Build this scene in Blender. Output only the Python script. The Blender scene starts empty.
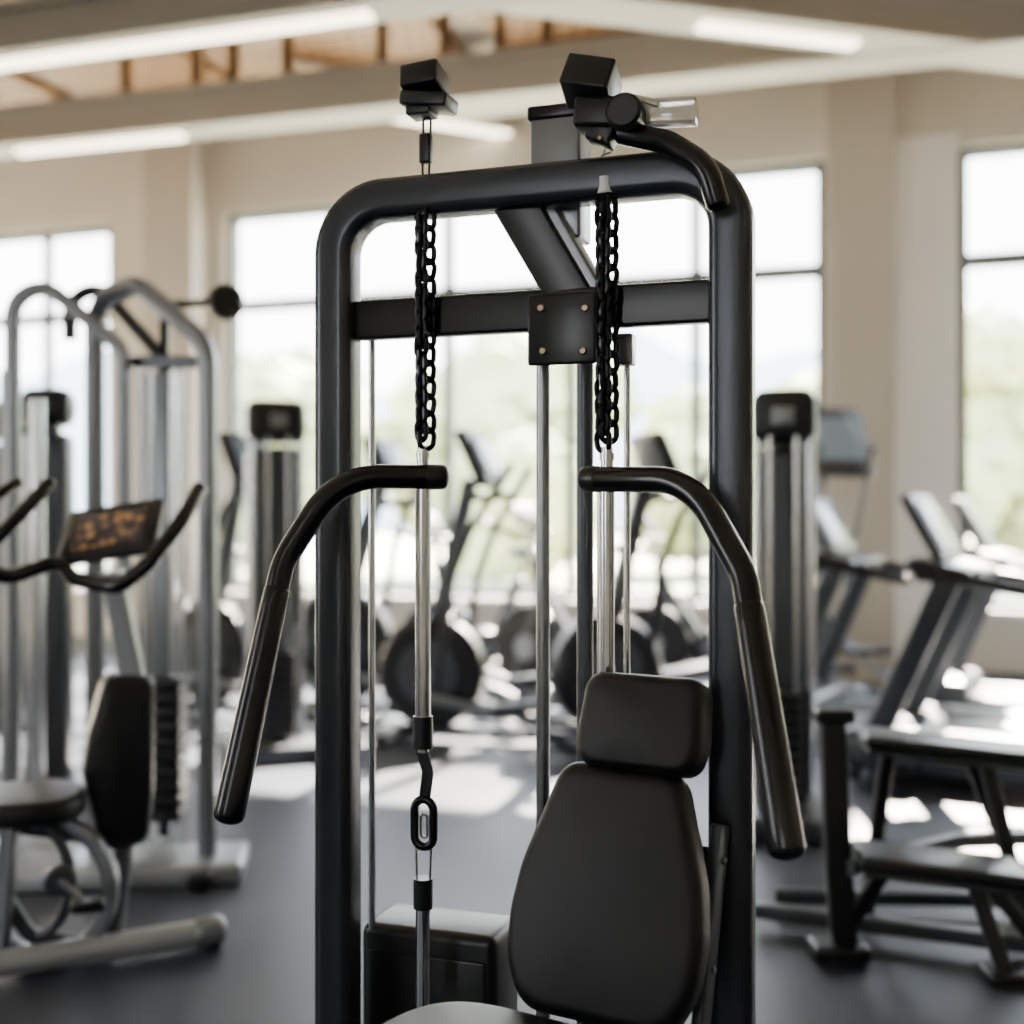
import bpy, bmesh, math, random
from mathutils import Vector, Matrix, Quaternion
random.seed(7)
H=1.45; F=1200.0
V=Vector
ang=math.radians(-18.7)
E1=V((math.cos(ang),math.sin(ang),0)); E2=V((-math.sin(ang),math.cos(ang),0)); EZ=V((0,0,1))
C=V((0.0232,2.3,0)); WO=V((0,11.5,0))
def at(u,v,d): return V(((u-512)*d/F, d, H+(512-v)*d/F))
def pl(u,v,k=0.0):
    dr=V(((u-512)/F,1,(512-v)/F)); s=(k+C.dot(E2))/dr.dot(E2)
    return V((0,0,H))+dr*s
def m(t,k,z): return C+E1*t+E2*k+EZ*z
def W(t,k,z): return WO+E1*t+E2*k+EZ*z

# ---------- materials
def mat(name,col,metal=0,rough=.5,noise=0.0,nscale=8,bump=0.0,bscale=200,emit=None,estr=0,coat=0,trans=0,spec=None,aniso=None):
    mt=bpy.data.materials.new(name); mt.use_nodes=True
    nt=mt.node_tree; b=nt.nodes['Principled BSDF']
    b.inputs['Base Color'].default_value=(*col,1); b.inputs['Metallic'].default_value=metal
    b.inputs['Roughness'].default_value=rough
    if coat: b.inputs['Coat Weight'].default_value=coat
    if trans: b.inputs['Transmission Weight'].default_value=trans
    if spec is not None: b.inputs['Specular IOR Level'].default_value=spec
    tc=nt.nodes.new('ShaderNodeTexCoord')
    if noise:
        n=nt.nodes.new('ShaderNodeTexNoise'); n.inputs['Scale'].default_value=nscale; n.inputs['Detail'].default_value=5
        nt.links.new(tc.outputs['Object'],n.inputs['Vector'])
        r=nt.nodes.new('ShaderNodeMix'); r.data_type='RGBA'
        r.inputs[6].default_value=(*[c*(1-noise) for c in col],1); r.inputs[7].default_value=(*[min(1,c*(1+noise)) for c in col],1)
        nt.links.new(n.outputs['Fac'],r.inputs[0]); nt.links.new(r.outputs[2],b.inputs['Base Color'])
    if bump:
        n=nt.nodes.new('ShaderNodeTexNoise'); n.inputs['Scale'].default_value=bscale; n.inputs['Detail'].default_value=3
        nt.links.new(tc.outputs['Object'],n.inputs['Vector'])
        bp=nt.nodes.new('ShaderNodeBump'); bp.inputs['Strength'].default_value=bump; bp.inputs['Distance'].default_value=.002
        nt.links.new(n.outputs['Fac'],bp.inputs['Height']); nt.links.new(bp.outputs['Normal'],b.inputs['Normal'])
    if emit:
        b.inputs['Emission Color'].default_value=(*emit,1); b.inputs['Emission Strength'].default_value=estr
    return mt
FRAME=mat('frame_powdercoat',(.042,.047,.056),.6,.27,.1,6,.1,600)
FRAMEB=mat('frame_black',(.006,.007,.009),.3,.28,.1,6)
GLOSSB=mat('grip_black',(.003,.003,.005),0,.24,0,8,.04,300,spec=.4)
PLAST=mat('plastic_black',(.005,.006,.008),0,.36,.1,10,spec=.4)
VINYL=mat('vinyl_black',(.003,.003,.0045),0,.40,.15,12,.3,900,spec=.35)
CHROME=mat('chrome',(.68,.69,.71),1,.16,.05,30)
STEEL=mat('dark_steel',(.26,.27,.29),1,.28,.1,30)
CHAINM=mat('chain_black',(.02,.02,.024),.85,.26,.2,60)
GREYF=mat('silver_paint',(.22,.235,.26),.65,.30,.08,5)
GREYD=mat('grey_paint',(.06,.067,.078),.5,.34,.08,5)
LIGHTG=mat('light_grey_paint',(.38,.40,.43),.4,.34,.05,5)
CLEAR=mat('clear_acrylic',(.80,.76,.68),0,.10,trans=.5)
WHITEP=mat('white_nylon',(.7,.7,.68),0,.4,.05,10)
BOLT=mat('bolt_brass',(.28,.20,.13),1,.35)
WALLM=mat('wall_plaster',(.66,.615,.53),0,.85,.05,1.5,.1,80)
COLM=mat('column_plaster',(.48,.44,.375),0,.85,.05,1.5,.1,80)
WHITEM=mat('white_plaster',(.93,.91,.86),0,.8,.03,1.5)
CEILM=mat('ceiling_paint',(.50,.44,.36),0,.9,.05,1)
BEAMM=mat('beam_paint',(.42,.385,.33),.1,.6,.06,2)
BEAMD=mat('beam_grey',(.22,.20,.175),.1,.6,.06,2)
WINF=mat('window_aluminium',(.08,.095,.10),.4,.45,.05,4)
LED=mat('led_diffuser',(1,1,1),0,.5,emit=(1,.86,.62),estr=7)
SCREEN=mat('screen_glass',(.03,.035,.04),0,.15,.3,20,emit=(.3,.40,.46),estr=.35)  # faint emission puts the screens' grey reflection into the material
def woodmat():
    mt=mat('wood_slat',(.36,.19,.09),0,.55)
    nt=mt.node_tree;b=nt.nodes['Principled BSDF'];tc=nt.nodes.new('ShaderNodeTexCoord')
    w=nt.nodes.new('ShaderNodeTexWave'); w.inputs['Scale'].default_value=2.5; w.inputs['Distortion'].default_value=3; w.inputs['Detail'].default_value=3
    cr=nt.nodes.new('ShaderNodeValToRGB'); cr.color_ramp.elements[0].color=(.11,.050,.016,1); cr.color_ramp.elements[1].color=(.22,.115,.042,1)
    nt.links.new(tc.outputs['Object'],w.inputs['Vector']);nt.links.new(w.outputs['Fac'],cr.inputs['Fac']);nt.links.new(cr.outputs['Color'],b.inputs['Base Color'])
    return mt
WOOD=woodmat()
def floormat():
    mt=mat('rubber_floor',(.05,.056,.07),0,.42,spec=.4)
    nt=mt.node_tree;b=nt.nodes['Principled BSDF'];tc=nt.nodes.new('ShaderNodeTexCoord')
    n=nt.nodes.new('ShaderNodeTexNoise');n.inputs['Scale'].default_value=1.3;n.inputs['Detail'].default_value=6
    n2=nt.nodes.new('ShaderNodeTexNoise');n2.inputs['Scale'].default_value=260;n2.inputs['Detail'].default_value=2
    cr=nt.nodes.new('ShaderNodeValToRGB'); cr.color_ramp.elements[0].position=.3;cr.color_ramp.elements[1].position=.7
    cr.color_ramp.elements[0].color=(.022,.027,.041,1); cr.color_ramp.elements[1].color=(.034,.041,.060,1)
    mr=nt.nodes.new('ShaderNodeMapRange'); mr.inputs['To Min'].default_value=.40; mr.inputs['To Max'].default_value=.54
    bp=nt.nodes.new('ShaderNodeBump');bp.inputs['Strength'].default_value=.25;bp.inputs['Distance'].default_value=.002
    for x in(n,n2): nt.links.new(tc.outputs['Object'],x.inputs['Vector'])
    nt.links.new(n.outputs['Fac'],cr.inputs['Fac']);nt.links.new(cr.outputs['Color'],b.inputs['Base Color'])
    nt.links.new(n.outputs['Fac'],mr.inputs['Value']);nt.links.new(mr.outputs['Result'],b.inputs['Roughness'])
    nt.links.new(n2.outputs['Fac'],bp.inputs['Height']);nt.links.new(bp.outputs['Normal'],b.inputs['Normal'])
    return mt
FLOORM=floormat()
def dispmat():
    mt=mat('bike_display',(.02,.02,.02),0,.2)
    nt=mt.node_tree;b=nt.nodes['Principled BSDF'];tc=nt.nodes.new('ShaderNodeTexCoord')
    n=nt.nodes.new('ShaderNodeTexVoronoi');n.inputs['Scale'].default_value=28
    cr=nt.nodes.new('ShaderNodeValToRGB');cr.color_ramp.elements[0].color=(.5,.24,.07,1);cr.color_ramp.elements[1].color=(.03,.02,.02,1);cr.color_ramp.elements[1].position=.55
    nt.links.new(tc.outputs['Object'],n.inputs['Vector']);nt.links.new(n.outputs['Distance'],cr.inputs['Fac'])
    nt.links.new(cr.outputs['Color'],b.inputs['Emission Color']);b.inputs['Emission Strength'].default_value=.9
    return mt
DISP=dispmat()
LEAF=mat('foliage',(.42,.46,.26),0,.9,.45,1.2)
TRUNK=mat('bark',(.12,.08,.05),0,.9,.2,5)
GRASS=mat('grass',(.48,.48,.38),0,.9,.2,.5)
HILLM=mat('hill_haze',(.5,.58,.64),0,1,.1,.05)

# ---------- geometry helpers  (each returns (verts,faces))
def fillet(pts,r,n=8):
    pts=[V(p) for p in pts]; out=[pts[0]]
    for i in range(1,len(pts)-1):
        P=pts[i]; a=(pts[i-1]-P); b=(pts[i+1]-P); la,lb=a.length,b.length; a.normalize(); b.normalize()
        al=a.angle(b)/2
        if al>math.pi/2-.02: out.append(P); continue
        rr=r; L=rr/math.tan(al); mx=min(la,lb)*.48
        if L>mx: L=mx; rr=L*math.tan(al)
        p1=P+a*L; p2=P+b*L; c=P+(a+b).normalized()*(rr/math.sin(al))
        v1=p1-c; v2=p2-c; q=v1.rotation_difference(v2)
        for k in range(n+1): out.append(c+Quaternion().slerp(q,k/n)@v1)
    out.append(pts[-1]); return out
def sweep(pts,prof,up=None,scales=None):
    pts=[V(p) for p in pts]; n=len(pts); T=[]
    for i in range(n):
        if i==0:t=pts[1]-pts[0]
        elif i==n-1:t=pts[-1]-pts[-2]
        else:t=(pts[i]-pts[i-1]).normalized()+(pts[i+1]-pts[i]).normalized()
        T.append(t.normalized())
    if up is None:
        up=V((0,0,1)) if abs(T[0].z)<.9 else V((0,1,0))
    up=V(up); u=(up-T[0]*up.dot(T[0])).normalized()
    vs=[];fs=[];k=len(prof)
    for i in range(n):
        if i:
            q=T[i-1].rotation_difference(T[i]); u=q@u; u=(u-T[i]*u.dot(T[i])).normalized()
        w=T[i].cross(u); s=scales[i] if scales else 1
        for (a,b) in prof: vs.append(pts[i]+w*(a*s)+u*(b*s))
    for i in range(n-1):
        for j in range(k):
            j2=(j+1)%k; fs.append((i*k+j,i*k+j2,(i+1)*k+j2,(i+1)*k+j))
    fs.append(tuple(range(k-1,-1,-1))); fs.append(tuple((n-1)*k+j for j in range(k)))
    return vs,fs
def circ(r,n=16): return [(r*math.cos(2*math.pi*i/n),r*math.sin(2*math.pi*i/n)) for i in range(n)]
def rrect(w,h,b,n=4):
    o=[];
    for cx,cy,a0 in((w/2-b,h/2-b,0),(-w/2+b,h/2-b,90),(-w/2+b,-h/2+b,180),(w/2-b,-h/2+b,270)):
        for i in range(n+1):
            a=math.radians(a0+90*i/n); o.append((cx+b*math.cos(a),cy+b*math.sin(a)))
    return o
def tube(pts,r,fil=0,seg=18,round_ends=False,up=None,taper=None):
    p=fillet(pts,fil,10) if fil and len(pts)>2 else [V(x) for x in pts]
    sc=[1]*len(p)
    if taper: sc=[1+(taper-1)*i/(len(p)-1) for i in range(len(p))]
    if round_ends:
        s0,s1=sc[0],sc[-1]
        def endcap(a,b,q): 
            d=(a-b).normalized(); return [(a+d*(r*q*.6)*math.sin(t),q*math.cos(t)) for t in (0.35,.7,1.0,1.25,1.42)]
        e=endcap(p[-1],p[-2],s1); s=endcap(p[0],p[1],s0)[::-1]
        sc=[x[1] for x in s]+sc+[x[1] for x in e]; p=[x[0] for x in s]+p+[x[0] for x in e]
    return sweep(p,circ(r,seg),up,sc)
def rtube(pts,w,h,up=None,fil=0,b=None):
    p=fillet(pts,fil,12) if fil and len(pts)>2 else pts
    return sweep(p,rrect(w,h,b or min(w,h)*.2),up)
def rbox(c,s,b=.01,rot=None,seg=3):
    bm=bmesh.new(); bmesh.ops.create_cube(bm,size=1)
    for v in bm.verts: v.co=V((v.co.x*s[0],v.co.y*s[1],v.co.z*s[2]))
    if b: bmesh.ops.bevel(bm,geom=bm.edges[:],offset=min(b,min(s)*.45),segments=seg,affect='EDGES',profile=.5)
    R=rot or Matrix.Identity(3)
    bm.verts.ensure_lookup_table()
    vs=[V(c)+R@v.co for v in bm.verts]; fs=[tuple(v.index for v in f.verts) for f in bm.faces]; bm.free(); return vs,fs
def axes(x,y,z):
    M=Matrix((x,y,z)).transposed(); return M
MR=axes(E1,E2,EZ)
def rx(d): return Matrix.Rotation(math.radians(d),3,'X')
def ry(d): return Matrix.Rotation(math.radians(d),3,'Y')
def rz(d): return Matrix.Rotation(math.radians(d),3,'Z')
def cushion(outl,th,r,c,R,dome=.012):
    cx=sum(p[0] for p in outl)/len(outl);cy=sum(p[1] for p in outl)/len(outl)
    hw=max(abs(p[0]-cx) for p in outl)
    lay=[]
    for i in range(7):
        a=math.pi/2*i/6; lay.append((1-(r*(1-math.sin(a)))/hw,-th/2+r*(1-math.cos(a))))
    for i in range(7):
        a=math.pi/2*i/6; lay.append((1-(r*(1-math.cos(a)))/hw,th/2-r*(1-math.sin(a))))
    s0=lay[-1][0]
    for f in(.85,.65,.4,.15): lay.append((s0*f,th/2+dome*(1-f*f)))
    vs=[];fs=[];k=len(outl)
    for s,z in lay:
        for p in outl: vs.append(V(c)+R@V((cx+(p[0]-cx)*s,cy+(p[1]-cy)*s,z)))
    for i in range(len(lay)-1):
        for j in range(k):
            j2=(j+1)%k; fs.append((i*k+j,i*k+j2,(i+1)*k+j2,(i+1)*k+j))
    fs.append(tuple(range(k-1,-1,-1))); fs.append(tuple((len(lay)-1)*k+j for j in range(k)))
    return vs,fs
def rpoly(pts,r):
    P=[V((p[0],p[1],0)) for p in pts]; out=[]; n=len(P)
    for i in range(n):
        rr=pts[i][2] if len(pts[i])>2 else r
        f=fillet([P[i-1],P[i],P[(i+1)%n]],rr,10)[1:-1]
        out+=[(q.x,q.y) for q in f]
    return out
def taper_outline(wt,wm,wb,h,n=3.2,N=64):
    o=[]
    for i in range(N):
        a=2*math.pi*i/N; c,s=math.cos(a),math.sin(a)
        x=math.copysign(abs(c)**(2/n),c); y=math.copysign(abs(s)**(2/n),s)
        t=(y+1)/2
        if t<.38: w=wb+(wm-wb)*math.sin(t/.38*math.pi/2)
        else: w=wm+(wt-wm)*(1-math.cos((t-.38)/.62*math.pi/2))
        o.append((x*w/2,y*h/2))
    return o
def link(c,R,L,Wd,r,N=20,seg=8):
    pts=[];hh=(L-Wd)/2;rr=Wd/2
    for i in range(N):
        a=2*math.pi*i/N; x=rr*math.cos(a); z=rr*math.sin(a)+(hh if math.sin(a)>=0 else -hh)
        pts.append(V((x,0,z)))
    vs=[];fs=[]
    for i in range(N):
        t=(pts[(i+1)%N]-pts[i-1]).normalized(); u=V((0,1,0)); w=t.cross(u)
        for j in range(seg):
            b=2*math.pi*j/seg; vs.append(V(c)+R@(pts[i]+w*(r*math.cos(b))+u*(r*math.sin(b))))
    for i in range(N):
        for j in range(seg):
            i2=(i+1)%N;j2=(j+1)%seg; fs.append((i*seg+j,i2*seg+j,i2*seg+j2,i*seg+j2))
    return vs,fs
def disc(c,axis,r,th,seg=40,bev=.01):
    a=V(axis).normalized(); p=V(c)
    pts=[p-a*th/2,p-a*(th/2-bev),p+a*(th/2-bev),p+a*th/2]
    return sweep(pts,circ(r,seg),None,[1-bev/r,1,1,1-bev/r])
def hbox(fn,t0,t1,k0,k1,z0,z1):
    vs=[fn(t,k,z) for z in(z0,z1) for k in(k0,k1) for t in(t0,t1)]
    return vs,[(0,2,3,1),(4,5,7,6),(0,1,5,4),(2,6,7,3),(0,4,6,2),(1,3,7,5)]

class B:
    def __init__(s,name,loc=(0,0,0),rot=0,world=False,scale=1):
        s.e=bpy.data.objects.new(name,None); bpy.context.collection.objects.link(s.e)
        s.e.empty_display_size=.2
        s.M=Matrix.Translation(V(loc))@Matrix.Rotation(rot,4,'Z')@Matrix.Scale(scale,4)
        s.e.matrix_world=s.M; s.world=world; s.p={}
    def add(s,part,geo,mt):
        s.p.setdefault((part,mt.name),[]).append(geo)
    def done(s):
        inv=s.M.inverted()
        for (part,mn),gl in s.p.items():
            ob=mkobj(part,gl,bpy.data.materials[mn],inv if s.world else None); ob.parent=s.e
        return s.e
def mkobj(name,gl,mt,inv=None):
    vs=[];fs=[]
    for g in gl:
        o=len(vs); vs+=[(inv@v if inv else v) for v in g[0]]; fs+=[tuple(i+o for i in f) for f in g[1]]
    me=bpy.data.meshes.new(name); me.from_pydata([tuple(v) for v in vs],[],fs); me.materials.append(mt)
    bm=bmesh.new(); bm.from_mesh(me); bmesh.ops.recalc_face_normals(bm,faces=bm.faces[:]); bm.to_mesh(me); bm.free()
    me.shade_smooth(); me.set_sharp_from_angle(angle=math.radians(38))
    ob=bpy.data.objects.new(name,me); bpy.context.collection.objects.link(ob); return ob

# =================== ROOM ===================
tL,tR=-8.2,7.4
cl=W(tL,0,0); cr=W(tR,0,0)
CZ=5.6; YB=-5
def slab(name,z0,z1,mt):
    c=[V((cl.x,cl.y)),V((cr.x,cr.y)),V((cr.x,YB)),V((cl.x,YB))]
    vs=[V((p.x,p.y,z)) for z in(z0,z1) for p in c]
    mkobj(name,[(vs,[(0,1,2,3),(4,7,6,5),(0,4,5,1),(1,5,6,2),(2,6,7,3),(3,7,4,0)])],mt)
slab('floor',-.1,0,FLOORM); slab('ceiling',CZ,CZ+.2,CEILM)
wins=[(-8.0,-4.59),(-3.16,2.91),(4.01,7.2)]
SILL,HEAD,TRZ=.62,4.57,3.6
g=[hbox(W,tL,tR,0,.3,0,SILL),hbox(W,tL,tR,0,.3,HEAD,CZ)]
prev=tL
for a,b in wins+[(tR,tR)]:
    g.append(hbox(W,prev,a,0,.3,SILL,HEAD)); prev=b
mkobj('wall_back',g,WALLM)
def xbox(x0,x1,y0,y1,z0,z1): return hbox(lambda a,b,c:V((a,b,c)),x0,x1,y0,y1,z0,z1)
x0,x1=cl.x-.2,cl.x
LW=(-.3,1.2,1.0,3.9)  # unseen opening added to the left wall for daylight fill and rim highlights
mkobj('wall_left',[xbox(x0,x1,YB,cl.y,0,LW[2]),xbox(x0,x1,YB,cl.y,LW[3],CZ),xbox(x0,x1,YB,LW[0],LW[2],LW[3]),xbox(x0,x1,LW[1],cl.y,LW[2],LW[3])],WALLM)
mkobj('wall_right',[xbox(cr.x,cr.x+.2,YB,cr.y,0,CZ)],WALLM)
y0,y1=YB-.2,YB
FWs=[(-4.4,-3.4)]; fz0,fz1=1.2,4.2  # unseen opening added behind the camera for cool fill light
g=[xbox(x0,cr.x+.2,y0,y1,0,fz0),xbox(x0,cr.x+.2,y0,y1,fz1,CZ)]; prev=x0
for a,b_ in FWs+[(cr.x+.2,0)]:
    g.append(xbox(prev,a,y0,y1,fz0,fz1)); prev=b_
mkobj('wall_front',g,WALLM)
w=B('window_4',(cl.x-.1,.45,0),0,world=True)  # frame of the added left-wall fill opening, out of view
for yy in(LW[0],LW[1]-.06): w.add('mullion',xbox(x0+.05,x1-.05,yy,yy+.06,LW[2],LW[3]),WINF)
for zz in(LW[2],3.1,LW[3]-.06): w.add('rail',xbox(x0+.05,x1-.05,LW[0],LW[1],zz,zz+.06),WINF)
w.done()
for i,(a,b_) in enumerate(FWs):
    w=B('window_%d'%(5+i),((a+b_)/2,YB-.1,0),0,world=True)  # frame of the added fill opening behind the camera
    for xx in(a,b_-.06): w.add('mullion',xbox(xx,xx+.06,y0+.05,y1-.05,fz0,fz1),WINF)
    for zz in(fz0,3.2,fz1-.06): w.add('rail',xbox(a,b_,y0+.05,y1-.05,zz,zz+.06),WINF)
    w.done()
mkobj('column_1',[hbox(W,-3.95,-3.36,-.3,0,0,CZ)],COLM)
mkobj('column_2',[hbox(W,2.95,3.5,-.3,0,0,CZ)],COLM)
mkobj('trim_1',[hbox(W,3.5,4.01,-.04,0,.1,HEAD+.1)],WHITEM)  # white panel beside the column; the wall's sunlit look is put into its colour
mkobj('baseboard_back',[hbox(W,a,b,-.02,0,0,.1) for a,b in((tL,-3.95),(-3.36,2.95),(3.5,tR))],WINF)
mull={0:[-7.2,-6.4,-5.5],1:[-1.95,-.7,.55,1.75],2:[5.3,6.4]}
for i,(a,b) in enumerate(wins):
    w=B('window_%d'%(i+1),W((a+b)/2,0,0),ang,world=True)
    k0,k1=.08,.18
    for t0,t1,z0,z1 in [(a,b,SILL,SILL+.08),(a,b,HEAD-.08,HEAD),(a,a+.08,SILL,HEAD),(b-.08,b,SILL,HEAD)]:
        w.add('outer_frame',hbox(W,t0,t1,k0,k1,z0,z1),WINF)
    for t in mull[i]: w.add('mullion',hbox(W,t-.045,t+.045,k0+.01,k1-.01,SILL,HEAD),WINF)
    w.add('transom',hbox(W,a,b,k0+.005,k1-.005,TRZ-.06,TRZ+.06),WINF)
    w.add('sill',hbox(W,a,b,-.12,.08,SILL-.04,SILL+.01),WHITEM)
    w.done()
# ceiling structure
def beam(name,p,q,w,h,mt,led=None):
    b=B(name,((p+q)/2),0,world=True)
    up=EZ; o=V((0,0,h/2))
    b.add('web',sweep([p+o,q+o],[(w*.36*x,(h/2-.05)*y) for x,y in((1,1),(-1,1),(-1,-1),(1,-1))],up),mt)
    for z in(.03,h-.03):
        b.add('flange',sweep([p+EZ*z,q+EZ*z],[(w/2*x,.03*y) for x,y in((1,1),(-1,1),(-1,-1),(1,-1))],up),mt)
    if led:
        for a,c in led:
            P=p.lerp(q,a);Q=p.lerp(q,c)
            b.add('led_strip',sweep([P-EZ*.02,Q-EZ*.02],rrect(.12,.035,.01),up),LED)
    b.done()
def atz(u,v,z):
    d=(z-H)*F/(512-v); return at(u,v,d)
def ext(p,q,a,b): return p.lerp(q,a),p.lerp(q,b)
ZB=4.6
p,q=ext(atz(0,152,ZB),atz(900,62,ZB),-.2,1.22); beam('ceiling_beam',p,q,.34,.34,BEAMM,[(.16,.31)])
ZC=4.59
p,q=ext(atz(0,62,ZC),atz(370,12,ZC),-.4,1.6); beam('ceiling_beam',p,q,.34,.34,BEAMD,[(.1,.7)])
ZC=4.61
p,q=ext(atz(480,-4,ZC),atz(1024,62,ZC),-.3,1.3); beam('ceiling_beam',p,q,.4,.3,BEAMM,[(.42,.6)])
p,q=ext(atz(560,102,5.0),atz(1024,35,5.0),-.3,1.2); beam('ceiling_beam',p,q,.3,.3,BEAMD)
p,q=ext(atz(330,105,5.1),atz(520,135,5.1),-.2,1.1); beam('ceiling_beam',p,q,.26,.22,BEAMM,[(.2,.95)])
b=B('wood_ceiling_panel',V((-1,11,5.4)),0,world=True)
for t0,t1 in((-7.5,-4.2),(-3.9,-2.4),(-2.2,-.1),(.3,2.1),(2.5,6)):
    k=-4.2
    while k<-.5:
        b.add('slats',hbox(W,t0,t1,k,k+.13,5.44,5.54),WOOD); k+=.16
b.done()
b=B('ceiling_hanger_posts',V((0,9.5,5.2)),0,world=True)
P0,P1=atz(0,152,ZB),atz(900,62,ZB)
for f in(.17,.26,.305,.37,.48,.55,.61,.66,.8,.9):
    c=P0.lerp(P1,f)
    b.add('hanger',sweep([c+V((0,.0,.34)),c+V((0,0,.84))],rrect(.09,.09,.01)),WOOD)
c0=P0.lerp(P1,-.2);c1=P0.lerp(P1,1.2)
b.add('purlin',sweep([c0+EZ*.78,c1+EZ*.78],rrect(.14,.1,.01),EZ),WOOD)
b.done()

# =================== EXTERIOR ===================
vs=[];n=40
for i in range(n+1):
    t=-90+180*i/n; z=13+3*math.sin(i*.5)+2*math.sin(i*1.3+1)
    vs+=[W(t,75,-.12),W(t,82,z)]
b=B('ground_outside',(0,12,-.12),0,world=True)
b.add('lawn',([W(-60,.3,-.12),W(60,.3,-.12),W(90,90,-.12),W(-90,90,-.12)],[(0,1,2,3)]),GRASS)
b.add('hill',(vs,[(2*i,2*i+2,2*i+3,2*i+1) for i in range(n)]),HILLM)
b.done()
def tree(t,k,h,cw):
    b=B('tree',W(t,k,-.12),random.random()*6)
    b.add('trunk',tube([(0,0,0),(0.05,0,h*.55)],.16,seg=8),TRUNK)
    for i in range(16):
        a=random.random()*6.28; rr=random.random()*cw*.55
        c=V((rr*math.cos(a),rr*math.sin(a),h*(.22+.62*random.random())))
        bm=bmesh.new(); r=cw*(.28+.2*random.random()); bmesh.ops.create_icosphere(bm,subdivisions=3,radius=r)
        vs=[]
        for v in bm.verts:
            n=v.co.normalized(); s=1+.18*math.sin(n.x*7+i)*math.sin(n.y*8+i*2)+.12*math.sin(n.z*15+i)
            vs.append(c+V((v.co.x*s,v.co.y*s,v.co.z*s*.8)))
        b.add('crown',(vs,[tuple(v.index for v in f.verts) for f in bm.faces]),LEAF); bm.free()
    b.done()
for t,k,h,cw in[(-11,14,5.0,3.4),(-6,17,6.0,3.5),(-1.8,20,4.8,3.0),(1.5,15,4.6,2.6),(5,18,6.2,3.4),(9.5,13,4.8,3.),(13,20,6.5,4),(-16,22,7,4),(-3.5,12,3.3,2.),(3.3,25,6.5,4)]:
    tree(t,k,h,cw)

# =================== MAIN MACHINE ===================
b=B('cable_press_machine',C,ang,world=True)
h=.396
b.add('arch_frame',rtube([m(-h,0,.06),m(-h,0,2.07),m(h,0,2.07),m(h,0,.06)],.08,.08,E2,.105,.022),FRAME)
for s in(-1,1):
    b.add('base_rail',rtube([m(s*h,-.35,.04),m(s*h,.62,.04)],.08,.08,EZ,0,.015),FRAME)
b.add('base_rail',rtube([m(-h,.45,.04),m(h,.45,.04)],.08,.078,EZ,0,.015),FRAME)
b.add('base_rail',rtube([m(-h,-.02,.04),m(h,-.02,.04)],.08,.078,EZ,0,.015),FRAME)
z0=pl(563,311,.03).z
b.add('cross_bar',rtube([m(-h+.035,.02,z0),m(h-.035,.02,z0)],.078,.035,E2,0,.006),FRAMEB)
pc=pl(562,329,-.008)
b.add('gusset_plate',rbox(pc,(.135,.012,.135),.006,MR),FRAMEB)
for du,dv in((541,308),(543,351),(585,308),(583,351)):
    q=pl(du,dv,-.016); b.add('bolts',disc(q,E2,.0075,.008,12,.002),BOLT)
b.add('diagonal_strut',rtube([pl(512,196,.015),pl(577,306,.03)],.085,.05,E2,0,.006),FRAMEB)
b.add('strut_flank',rtube([pl(538,196,.05),pl(596,298,.052)],.05,.07,E2,0,.006),GREYF)
st=pl(561,130,.085)
b.add('rear_stub',rbox(V((st.x,st.y,2.10)),(.1,.085,.24),.006,MR),GREYF)
b.add('rear_stub_cap',rbox(V((st.x,st.y,pl(561,118,.085).z)),(.112,.095,.028),.006,MR),FRAMEB)
def vrod(u,k,v0,v1,r,mt,part='guide_rod'):
    a=pl(u,v0,k); c=V((a.x,a.y,max(.06,pl(u,v1,k).z))); b.add(part,tube([a,c],r,seg=20),mt)
vrod(372,.10,336,2000,.0075,CHROME); vrod(543,.06,360,2000,.0135,STEEL); vrod(585,.08,336,2000,.0165,GREYD); vrod(627,.09,355,2000,.0065,CHROME)
b.add('rod_bracket',rbox(pl(625,350,.07),(.036,.04,.06),.005,MR),STEEL)
b.add('rod_bracket',rbox(pl(372,330,.09),(.03,.07,.03),.005,MR),STEEL)
KC=-.025
def chain(u,v0,v1):
    a=pl(u,v0,KC);c=pl(u,v1,KC); c=V((a.x,a.y,c.z)); L=a.z-c.z; n=int(L/.0165)
    for i in range(n):
        z=a.z-.016-(L-.032)*i/(n-1)
        dx=(.0055 if i%2 else -.0055)
        b.add('chain',link(V((a.x+dx*E1.x,a.y+dx*E1.y,z)),rz((24 if i%2 else -54)+random.uniform(-8,8))@ry(random.uniform(-9,9)),.040,.031,.0058),CHAINM)
    return a,c
chain(424,203,447); chain(606,190,449)
def stack(u,k,lst):
    ref=pl(u,500,k)
    for v0,v1,r,mt,pt in lst:
        z1=pl(u,v0,k).z; z2=pl(u,v1,k).z
        b.add(pt,tube([V((ref.x,ref.y,z1)),V((ref.x,ref.y,z2))],r,seg=20),mt)
    return ref
stack(423,KC,[(446,452,.011,CHROME,'chain_socket'),(452,458,.014,CHROME,'chain_socket'),(458,466,.012,CHROME,'chain_socket'),
  (480,720,.0155,CHROME,'pull_rod'),(716,748,.0195,PLAST,'collar'),(878,908,.019,PLAST,'collar'),(906,1006,.0145,CHROME,'lower_rod'),(745,752,.012,CHROME,'collar_ring')])
stack(607,KC,[(447,453,.011,CHROME,'chain_socket'),(453,460,.014,CHROME,'chain_socket'),(460,467,.012,CHROME,'chain_socket'),
  (480,790,.0145,CHROME,'pull_rod')])
stack(600,.035,[(480,900,.006,CHROME,'pull_cable')])
stack(606,KC,[(178,194,.0175,WHITEP,'chain_ferrule'),(176,180,.012,CHROME,'chain_ferrule')])
k=KC
b.add('strap',rtube([pl(421,748,k),pl(428,772,k),pl(424,802,k)],.024,.006,E2,.03,.002),PLAST)
lc=pl(424,823,k); b.add('oval_ring',link(lc,rz(-18.7),.092,.040,.0085,28,12),CHAINM)
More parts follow.
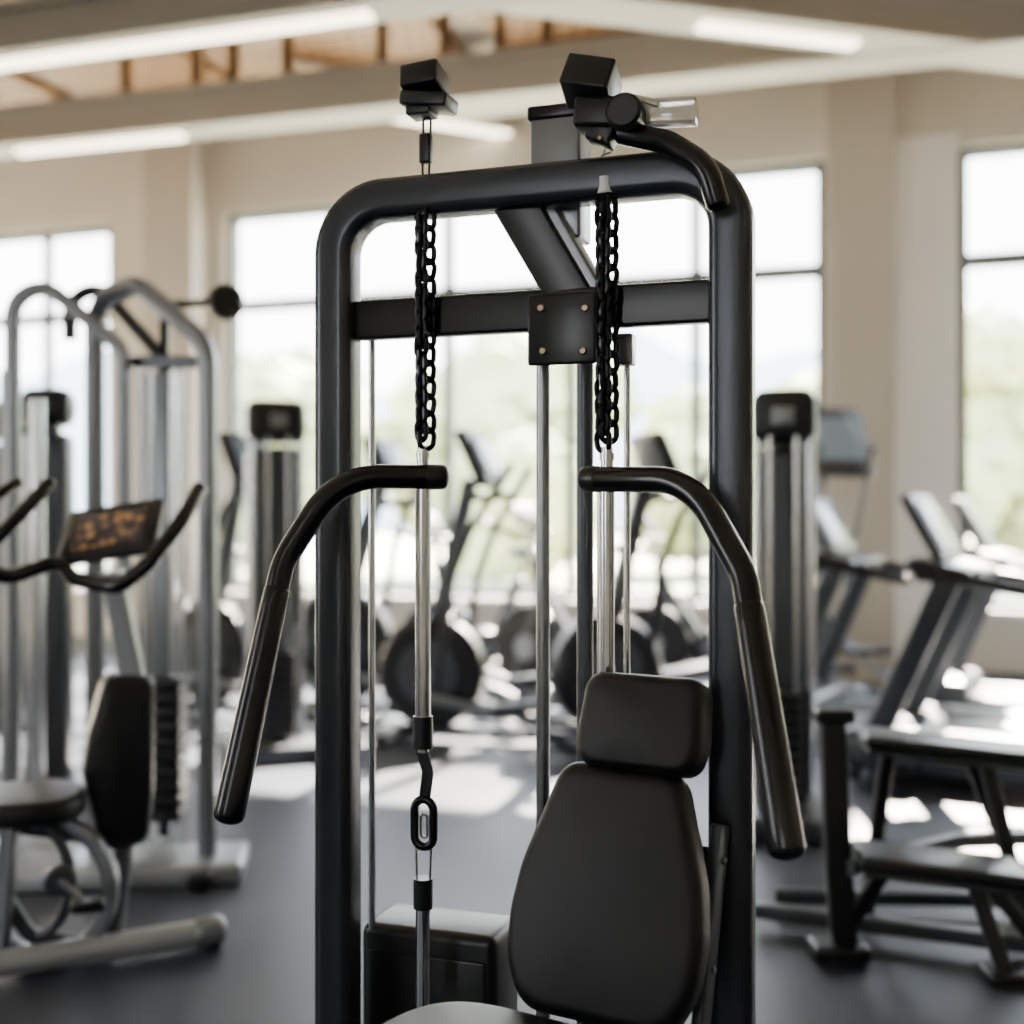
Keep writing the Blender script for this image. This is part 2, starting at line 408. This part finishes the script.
b.add('oval_ring',link(lc-EZ*.005,rz(-18.7),.045,.014,.003,20,8),STEEL)
for du in(416,431): b.add('wire',tube([pl(du,846,k),pl(du+ (1 if du<424 else -1),880,k)],.0024,seg=8),CHROME)
b.add('wire',tube([pl(416,849,k),pl(431,849,k)],.0024,seg=8),CHROME)
kb=-.02
b.add('pulley_block',rbox(pl(425,82,kb),(.078,.075,.048),.006,MR@ry(-4)@rx(-12)),PLAST)
b.add('pulley_block',rbox(pl(429,103,kb),(.098,.07,.028),.005,MR@ry(8)),PLAST)
b.add('pulley_block',rbox(pl(422,111,kb),(.05,.05,.026),.004,MR),PLAST)
b.add('hook',link(pl(427,128,kb),rz(-30),.040,.018,.0026,18,8),CHAINM)
b.add('hook_body',rbox(pl(426,149,kb),(.024,.02,.058),.004,MR),PLAST)
b.add('hook',link(pl(426,168,kb),rz(20),.034,.014,.0026,18,8),CHAINM)
kr=-.055
b.add('arm_block',rbox(pl(591,84,kr),(.092,.085,.065),.006,MR@ry(14)@rx(-18)),PLAST)
b.add('arm_block',rbox(pl(604,116,kr),(.10,.07,.055),.008,MR@ry(6)),PLAST)
b.add('arm_block',disc(pl(628,117,kr-.0),E2,.033,.085,30,.006),PLAST)
b.add('arm_block',rbox(pl(604,132,kr),(.05,.05,.05),.006,MR@ry(25)),PLAST)
b.add('bolts',disc(pl(600,138,kr-.03),E2,.005,.006,12,.002),BOLT)
b.add('curved_arm',tube([pl(622,133,kr),pl(668,142,kr-.01),pl(706,165,kr-.02),pl(718,204,kr-.02)],.021,.09,24,True),GLOSSB)
b.add('clear_bracket',rbox(pl(668,113,kr+.02),(.105,.04,.045),.004,MR@ry(3)),CLEAR)
b.add('clear_bracket',rbox(pl(648,104,kr+.02),(.05,.05,.012),.003,MR@ry(20)),CLEAR)
b.add('clear_bracket',tube([pl(640,113,kr+.02),pl(652,113,kr+.02)],.018,seg=16),STEEL)
b.add('hook_wire',tube([pl(606,146,-.03),pl(603,158,-.03),pl(609,166,-.03),pl(606,178,-.03)],.002,.01,8),STEEL)
b.add('hook_wire',tube([pl(601,156,-.05),pl(611,152,-.05)],.002,seg=8),STEEL)
def handle(hp):
    b.add('press_handle',tube(hp,.0235,.15,28,True),GLOSSB)
    d=(hp[3]-hp[2]); s=hp[2]+d*.13
    n=14; pts=[s+(hp[3]-s)*i/n for i in range(n+1)]
    b.add('grip',tube(pts,.0255,0,40,True,taper=1.12),GLOSSB)
    dd=(hp[1]-hp[0]).normalized(); b.add('end_cap',tube([hp[0]-dd*.006,hp[0]+dd*.022],.0245,0,28,True),PLAST)
handle([pl(439,477,KC),pl(338,476,-.12),pl(284,560,-.17),pl(229,815,-.30)])
handle([pl(590,479,KC),pl(692,480,-.125),pl(744,575,-.18),pl(787,849,-.33)])
sc=pl(441,1000,.17)
b.add('weight_stack_shroud',rbox(V((sc.x,sc.y,.335)),(.30,.16,.51),.02,MR,4),PLAST)
b.add('weight_stack_shroud',rbox(V((sc.x,sc.y,.31))-E2*.082,(.26,.01,.46),.004,MR,2),FRAMEB)
# seat back
f=V((-.5,-.866,0)); up=V((.5*.29,.866*.29,.957)).normalized(); nrm=(f*.957+EZ*.29).normalized(); lat=up.cross(nrm).normalized()
R=axes(lat,up,nrm)
bc=at(611,892,2.08)
hw,hh=.182,.215
b.add('back_pad',cushion(rpoly([(-.62*hw,hh,.05),(.62*hw,hh,.05),(.94*hw,.15*hh,.3),(1.0*hw,-.25*hh,.2),(.97*hw,-.62*hh,.14),(.76*hw,-hh,.08),(-.76*hw,-hh,.08),(-.97*hw,-.62*hh,.14),(-1.0*hw,-.25*hh,.2),(-.94*hw,.15*hh,.3)],.05),.078,.028,bc,R,.014),VINYL)
hc=at(645,724,2.13)
b.add('head_pad',cushion(rpoly([(-.112,.085,.035),(.112,.085,.035),(.120,-.03,.1),(.106,-.085,.035),(-.106,-.085,.035),(-.120,-.03,.1)],.03),.085,.026,hc,R,.008),VINYL)
b.add('back_board',cushion(taper_outline(.22,.32,.28,.40,4),.02,.008,bc-nrm*.05,R,0),PLAST)
for s in(-.05,.05):
    b.add('head_post',tube([hc+lat*s-up*.15-nrm*.01,hc+lat*s],.009,seg=14),CHROME)
b.add('head_bracket',rbox(hc-up*.115-nrm*.02,(.15,.03,.03),.006,R),PLAST)
sp=bc-nrm*.10
b.add('back_spine',rtube([sp+up*.22,sp-up*.24,V(((sp-up*.24).x,(sp-up*.24).y,.07))],.07,.05,nrm,.03,.01),FRAME)
b.add('spine_bracket',rbox(bc+lat*.155-nrm*.085-up*.04,(.02,.05,.36),.004,axes(lat,nrm,up)),GREYD)
b.add('spine_bracket',rbox(bc-nrm*.075,(.30,.2,.012),.003,R),FRAMEB)
for s in(-.06,.12): b.add('bolts',disc(bc+lat*.168+up*(s-.04)-nrm*.085,lat,.006,.008,12,.002),STEEL)
scn=V((-.07,1.85,.576)); Rs=rz(-30)
b.add('seat_pad',cushion(taper_outline(.38,.41,.36,.42,3.6),.07,.03,scn,Rs,.006),VINYL)
b.add('seat_board',cushion(taper_outline(.3,.36,.3,.38,3.2),.02,.008,scn-EZ*.045,Rs,0),PLAST)
b.add('seat_post',rtube([scn-EZ*.05,V((scn.x,scn.y,.07))],.07,.07,E2,0,.01),FRAME)
b.add('seat_rail',rtube([V((scn.x,scn.y,.04)),V(((sp-up*.24).x,(sp-up*.24).y,.04)),m(.1,.45,.04)],.07,.07,EZ,0,.01),FRAME)
b.add('seat_rail',rtube([V((scn.x,scn.y,.04))-lat*.25,V((scn.x,scn.y,.04))+lat*.25],.07,.07,EZ,0,.01),FRAME)
b.add('seat_link',rtube([scn-EZ*.09,sp-up*.24],.05,.05,EZ,0,.008),FRAME)
b.done()

# =================== BACKGROUND EQUIPMENT ===================
def treadmill(x,y,rot,sc=1):
    b=B('treadmill',(x,y,0),rot,scale=sc)
    b.add('deck',rbox((0,-.85,.11),(.74,1.75,.10),.02),GREYD)
    b.add('belt',rbox((0,-.9,.165),(.52,1.6,.012),.004),PLAST)
    for s in(-1,1):
        b.add('side_rail',rbox((s*.33,-.88,.17),(.13,1.7,.04),.012),LIGHTG)
        b.add('foot',disc((s*.3,-1.65,.035),(1,0,0),.035,.06,20),PLAST); b.add('foot',disc((s*.3,.15,.035),(1,0,0),.035,.06,20),PLAST)
        b.add('upright',rtube([(s*.40,.08,.1),(s*.40,-.36,1.12)],.06,.13,V((0,1,0)),0,.015),GREYD)
        b.add('side_handle',tube([(s*.40,-.2,1.12),(s*.40,-.45,1.10),(s*.38,-.78,1.04)],.034,.1,14,True),PLAST)
    b.add('motor_cover',rbox((0,.0,.18),(.84,.42,.22),.06),GREYD)
    b.add('console_tray',rbox((0,-.30,1.14),(.84,.34,.09),.04,rx(12)),PLAST)
    b.add('front_grip',tube([(-.3,-.48,1.13),(.3,-.48,1.13)],.022,0,14,True),PLAST)
    b.add('console_head',rbox((0,-.2,1.36),(.62,.06,.42),.03,rx(-28)),PLAST)
    b.add('screen',rbox((0,-.232,1.37),(.48,.02,.28),.008,rx(-28)),SCREEN)
    b.add('console_trim',rbox((0,-.275,1.2),(.5,.03,.05),.01,rx(-28)),GREYF)
    b.done()
def elliptical(x,y,rot,sc=1,hc=1.62,cs=1.0):
    b=B('elliptical_trainer',(x,y,0),rot,scale=sc)
    b.add('base_rail',rtube([(0,-.75,.07),(0,.65,.07)],.08,.06,EZ),GREYD)
    for yy in(-.75,.65): b.add('stabiliser',rtube([(-.32,yy,.04),(.32,yy,.04)],.08,.07,EZ),PLAST)
    b.add('flywheel_housing',disc((0,.42,.44),(1,0,0),.35,.18,40,.04),PLAST)
    b.add('flywheel_trim',disc((0,.42,.44),(1,0,0),.2,.20,40,.01),GREYD)
    b.add('mast',rtube([(0,.42,.6),(0,.16,hc-.12)],.08,.10,V((0,1,0))),GREYD)
    b.add('console',rbox((0,.1,hc),(.42*cs,.08,.34*cs),.04,rx(-25)),PLAST)
    b.add('screen',rbox((0,.055,hc+.02),(.30*cs,.02,.20*cs),.005,rx(-25)),SCREEN)
    for s in(-1,1):
        b.add('moving_arm',tube([(s*.26,.3,.35),(s*.28,.2,1.05),(s*.27,.08,1.35),(s*.24,-.16,hc-.05)],.025,.15,14,True),PLAST)
        b.add('fixed_grip',tube([(0,.18,hc-.2),(s*.14,.1,hc-.25),(s*.16,-.1,hc-.22)],.02,.05,12,True),PLAST)
        b.add('pedal_bar',tube([(s*.17,.42,.42+s*.12),(s*.17,-.65,.14)],.03,0,12),GREYF)
        b.add('pedal',rbox((s*.17,-.22,.33+s*.06),(.16,.38,.06),.02,rx(-8)),PLAST)
    b.add('crank_axle',tube([(-.18,.42,.42),(.18,.42,.42)],.03,seg=12),GREYD)
    b.done()
def bike(x,y,rot,sc=1):
    b=B('spin_bike',(x,y,0),rot,scale=sc)
    for yy in(-.5,.55): b.add('stabiliser',rtube([(-.28,yy,.04),(.28,yy,.04)],.08,.06,EZ),PLAST)
    b.add('frame',rtube([(0,-.5,.07),(0,-.05,.25),(0,.3,.75),(0,.38,.95)],.07,.08,V((1,0,0)),.1),GREYD)
    b.add('frame',rtube([(0,.55,.07),(0,.42,.42),(0,.3,.75)],.06,.07,V((1,0,0)),.1),GREYD)
    b.add('frame',rtube([(0,-.05,.25),(0,-.32,.85)],.06,.07,V((1,0,0))),GREYD)
    b.add('seat_post',tube([(0,-.3,.8),(0,-.36,1.0)],.022),CHROME)
    b.add('seat',cushion(taper_outline(.08,.2,.24,.28,2.4),.06,.02,(0,-.36,1.03),Matrix.Identity(3)),PLAST)
    b.add('flywheel',disc((0,.42,.36),(1,0,0),.28,.06,44,.01),PLAST)
    b.add('flywheel_hub',disc((0,.42,.36),(1,0,0),.09,.10,24,.01),STEEL)
    b.add('chain_guard',disc((.05,.02,.33),(1,0,0),.15,.06,30,.015),PLAST)
    b.add('handle_post',tube([(0,.37,.9),(0,.40,1.12)],.025),CHROME)
    for s in(-1,1):
        b.add('handlebar',tube([(0,.4,1.12),(s*.2,.38,1.12),(s*.22,.6,1.17),(s*.16,.68,1.22)],.02,.06,12,True),PLAST)
        b.add('crank',tube([(s*.08,.02,.33),(s*.1,.02+s*.1,.33-s*.13)],.014,0,10),STEEL)
        b.add('pedal',rbox((s*.15,.02+s*.1,.33-s*.13),(.1,.1,.03),.008),PLAST)
    b.add('display',rbox((0,.44,1.24),(.24,.03,.17),.01,rx(-35)),PLAST)
    b.done()
def stack_tower(x,y,rot,hgt,w=.42,mt=GREYD):
    b=B('weight_stack_tower',(x,y,0),rot)
    b.add('base',rbox((0,0,.05),(w+.2,.7,.1),.02),GREYD)
    b.add('shroud',rbox((0,.08,hgt*.45),(w*.9,.2,hgt*.84),.05),mt)
    b.add('head',rbox((0,.03,hgt-.13),(w,.3,.26),.07,None,5),PLAST)
    for s in(-1,1):
        b.add('column',tube([(s*w*.40,-.06,.08),(s*w*.40,-.06,hgt-.2)],.022),CHROME)
        b.add('guide_rod',tube([(s*.06,-.1,.1),(s*.06,-.1,hgt-.2)],.012),CHROME)
    for i in range(9): b.add('weight_plates',rbox((0,-.12,.16+i*.055),(w*.55,.12,.048),.006),PLAST)
    b.add('label',rbox((0,-.125,hgt-.13),(.1,.006,.08),.002),GREYF)
    b.done()
R90=math.radians
treadmill(1.90,7.95,R90(60)); treadmill(2.14,6.7,R90(60)); treadmill(3.1,8.6,R90(62))
elliptical(2.5,9.3,R90(20),1,2.0,1.8)
elliptical(-1.75,8.3,R90(60),1.05,1.75); elliptical(-.75,8.35,R90(70),1.15,1.55); elliptical(-.1,7.5,R90(75),1.0,1.78,1.15); elliptical(1.0,7.6,R90(110),1.05,1.7)
bike(-.25,9.6,R90(60),1.1); bike(.5,8.9,R90(50),1.15); bike(1.55,9.4,R90(70),1.1); bike(-2.6,9.9,R90(50),1.1)
stack_tower(1.27,5.6,R90(-15),2.02,.30); stack_tower(-1.42,7.2,R90(20),2.12,.36); stack_tower(-3.4,8.2,R90(20),2.2,.5)

# ---- left cable tower
b=B('cable_crossover_tower',(-1.6,4.85,0),0,world=True)
def fl(u,v,d): 
    p=at(u,v,d); return V((p.x,p.y,.05))
b.add('upright_arch',rtube([fl(208,870,4.8),at(208,345,4.8),at(138,284,4.95),at(95,300,5.2),fl(95,870,5.2)],.075,.085,V((0,1,0)),.16,.03),GREYF)
b.add('upright_arch',rtube([fl(124,870,4.95),at(124,350,4.95),at(45,284,4.95),at(13,300,4.95),fl(13,870,4.95)],.06,.07,V((0,1,0)),.12,.025),GREYF)
b.add('upright_arch',tube([fl(165,850,5.2),at(165,360,5.2),at(98,286,5.2),at(70,300,5.2),at(70,340,5.2)],.03,.1,14),PLAST)
for u in(139,150,172,182): b.add('guide_rod',tube([fl(u,800,5.0),at(u,362,5.0)],.011,0,12),CHROME)
b.add('rear_shroud',rbox(V((at(160,0,5.15).x,5.15,1.1)),(.14,.06,1.9),.02),GREYF)
for i in range(10): b.add('weight_plates',rbox(V((at(160,0,5.0).x,5.0,.2+i*.06)),(.2,.14,.052),.006),PLAST)
b.add('rod_bridge',rtube([at(135,362,5.0),at(205,362,4.9)],.05,.05,EZ),GREYD)
b.add('foot_plate',rbox(V((at(130,0,4.8).x,4.78,.04)),(.92,.36,.08),.02,rz(8)),LIGHTG)
b.add('foot_plate',rbox(V((-1.93,5.05,.04)),(.5,.3,.075),.02,rz(8)),LIGHTG)
b.add('foot_pad',disc(V((-1.2,4.62,.03)),(0,0,1),.05,.06,20),PLAST)
b.add('plate_peg',tube([at(165,305,5.1),at(243,301,5.1)],.018,0,12),PLAST)
b.add('plate_peg',disc(at(226,302,5.1),(.5,-.85,0),.078,.06,30,.015),PLAST)
b.add('peg_arm',rtube([at(165,305,5.1),at(165,360,5.2)],.04,.04,V((0,1,0))),PLAST)
b.done()
b=B('functional_trainer',(-2.6,6.0,0),0,world=True)
b.add('column',tube([fl(37,790,5.9),at(37,400,5.9)],.04,0,18),CHROME)
b.add('column',tube([fl(8,790,5.9),at(8,370,5.9)],.035,0,18),GREYF)
b.add('head',rbox(at(48,408,6.1),(.26,.2,.2),.07,None,5),PLAST)
b.add('shroud',rbox(V((at(52,0,6.1).x,6.1,.95)),(.2,.16,1.8),.04),GREYD)
b.add('base',rbox(V((at(25,0,6.0).x,6.0,.05)),(.6,.7,.1),.02),GREYD)
for u in(18,26): b.add('guide_rod',tube([fl(u,790,5.95),at(u,430,5.95)],.01,0,12),CHROME)
b.add('rod_bridge',rtube([at(2,430,5.95),at(60,430,5.95)],.05,.05,EZ),GREYD)
b.done()
# ---- left recumbent bike
b=B('recumbent_exercise_bike',(-1.35,3.9,0),0,world=True)
p0=V((-1.75,3.62,.055)); p1=V((-1.0,4.0,.055))
b.add('base_tube',tube([p0,p1],.042,0,20),LIGHTG)
b.add('base_cap',tube([p1-(p1-p0).normalized()*.04,p1+(p1-p0).normalized()*.02],.05,0,20,True),GREYF)
b.add('foot_pad',disc(p1+V((.0,0,-.035)),(0,0,1),.04,.035,16),PLAST)
b.add('main_body',cushion(rpoly([(-.07,.29),(.09,.29),(.11,-.1),(.10,-.28),(-.05,-.29),(-.12,-.02),(-.11,.1)],.05),.16,.04,at(120,760,4.0),axes(V((.9,.42,0)).normalized(),V((.06,0,1)).normalized(),V((.42,-.9,0)).normalized())),PLAST)
b.add('mast',rtube([at(136,690,4.0),at(112,572,3.95)],.075,.055,V((0,1,0)),0,.015),LIGHTG)
cc=at(112,532,3.9)
CR=rz(-10)@ry(-8)@rx(52)
b.add('console',rbox(cc,(.34,.22,.035),.02,CR),PLAST)
b.add('screen',rbox(cc+CR@V((0,0,.018)),(.24,.14,.012),.004,CR),DISP)
b.add('hoop_handle',tube([at(-40,560,3.6),at(10,578,3.75),at(60,560,3.85),at(72,578,3.8),at(118,588,3.7),at(150,562,3.7),at(182,520,3.75),at(200,488,3.85)],.024,.08,16,True),GLOSSB)
b.add('side_grip',tube([at(-25,560,3.7),at(15,520,3.75),at(50,482,3.85)],.022,.08,16,True),GLOSSB)
b.add('side_grip',tube([at(-25,510,3.8),at(18,482,3.9)],.02,0,16,True),GLOSSB)
b.add('side_mast',rtube([at(-25,530,3.72),at(-15,800,3.72)],.05,.05),GREYD)
b.add('seat_pad',cushion(taper_outline(.3,.34,.3,.4,3),.08,.03,at(30,803,3.85),rz(20),.008),VINYL)
b.add('seat_slide',rtube([at(20,825,3.85),at(118,840,4.0)],.06,.05,EZ),GREYD)
ring=[at(45+66*math.cos(a),888+68*math.sin(a),3.85) for a in [math.radians(x) for x in range(-100,165,12)]]
b.add('curved_frame',rtube(ring,.05,.05,V((0,1,0)),0,.012),GREYF)
ring=[at(30+40*math.cos(a),880+58*math.sin(a),3.8) for a in [math.radians(x) for x in range(-90,90,12)]]
b.add('curved_frame',tube(ring,.018,0,14),GREYD)
b.add('lower_stay',rtube([at(-20,860,3.8),at(30,935,3.85),at(110,948,3.95)],.05,.045,EZ,.08),GREYD)
b.add('lower_stay',rtube([at(125,838,4.0),V((at(115,0,3.95).x,3.93,.07))],.06,.05,V((0,1,0))),GREYD)
b.add('seat_support',rtube([at(10,825,3.85),V((-1.6,3.75,.07))],.05,.05,V((0,1,0))),GREYD)
b.add('crank',disc(at(60,880,3.75),V((.3,-1,0)),.05,.04,20),GREYD)
b.add('pedal',rbox(at(88,905,3.72),(.1,.08,.03),.01,rz(20)),PLAST)
b.add('crank_arm',tube([at(60,880,3.74),at(88,905,3.74)],.012,0,10),STEEL)
b.done()
# ---- right bench machine
b=B('step_bench_machine',(1.3,4.0,0),0,world=True)
b.add('back_post',rtube([V((1.08,3.9,.05)),V((1.06,3.9,.30)),at(832,712,3.95)],.085,.05,V((0,1,0)),0,.012),PLAST)
b.add('post_cap',rbox(at(834,716,3.95),(.13,.07,.05),.015),PLAST)
b.add('upper_pad',rbox(V((1.52,4.15,.64)),(.62,.26,.045),.02,rz(-8)@ry(5)),PLAST)
b.add('upper_pad_trim',rbox(V((1.52,4.15,.61)),(.6,.24,.02),.006,rz(-8)@ry(5)),GREYD)
b.add('lower_pad',rbox(V((1.36,3.82,.33)),(.52,.26,.045),.02,rz(-8)@ry(5)),PLAST)
b.add('lower_pad_trim',rbox(V((1.36,3.82,.30)),(.5,.24,.02),.006,rz(-8)@ry(5)),GREYD)
for q in([(1.45,3.78,.30),(1.52,3.7,.03)],[(1.5,3.9,.30),(1.72,3.85,.03)],[(1.62,4.1,.6),(1.72,4.0,.05)],[(1.6,4.2,.6),(1.85,4.3,.03)],[(1.3,4.15,.62),(1.24,4.2,.05)],[(1.2,3.85,.31),(1.1,3.9,.12)]):
    b.add('leg',rtube([V(x) for x in q],.05,.035,V((0,1,0)),0,.01),PLAST)
b.add('base_bar',rtube([V((.85,4.2,.06)),V((2.0,3.72,.06))],.06,.05,EZ,0,.01),GREYD)
b.add('base_bar',rtube([V((.95,4.35,.06)),V((2.0,4.3,.06))],.06,.05,EZ,0,.01),GREYD)
b.add('base_bar',rtube([V((1.08,3.88,.3)),V((1.55,4.2,.3)),V((1.9,4.25,.3))],.05,.05,EZ,0,.01),GREYF)
b.add('base_plate',rbox(V((1.06,3.9,.03)),(.18,.14,.05),.015),PLAST)
b.add('base_plate',rbox(V((1.56,3.72,.02)),(.2,.14,.035),.012),PLAST)
b.done()

# =================== LIGHT / WORLD ===================
wd=bpy.data.worlds.new('sky'); bpy.context.scene.world=wd; wd.use_nodes=True
nt=wd.node_tree; bg=nt.nodes['Background']
tc=nt.nodes.new('ShaderNodeTexCoord'); sx=nt.nodes.new('ShaderNodeSeparateXYZ'); cr_=nt.nodes.new('ShaderNodeValToRGB')
cr_.color_ramp.elements[0].color=(.98,.965,.95,1); cr_.color_ramp.elements[1].color=(.74,.85,1,1); cr_.color_ramp.elements[1].position=.6
nt.links.new(tc.outputs['Generated'],sx.inputs[0]);nt.links.new(sx.outputs['Z'],cr_.inputs['Fac']);nt.links.new(cr_.outputs['Color'],bg.inputs['Color'])
bg.inputs['Strength'].default_value=15
L=bpy.data.lights.new('sun','SUN'); L.energy=190; L.angle=math.radians(1); L.color=(1,.90,.74)
lo=bpy.data.objects.new('sun',L); bpy.context.collection.objects.link(lo); lo.location=(6,20,14)
S=V((.42,.85,.75)); lo.rotation_euler=(-S).to_track_quat('-Z','Y').to_euler()

cam=bpy.data.cameras.new('camera'); co=bpy.data.objects.new('camera',cam); bpy.context.collection.objects.link(co)
co.location=(0,0,H); co.rotation_euler=(math.pi/2,0,0); cam.sensor_width=36; cam.lens=36*F/1024
cam.dof.use_dof=True; cam.dof.focus_distance=2.22; cam.dof.aperture_fstop=1.3; cam.clip_end=500
bpy.context.scene.camera=co
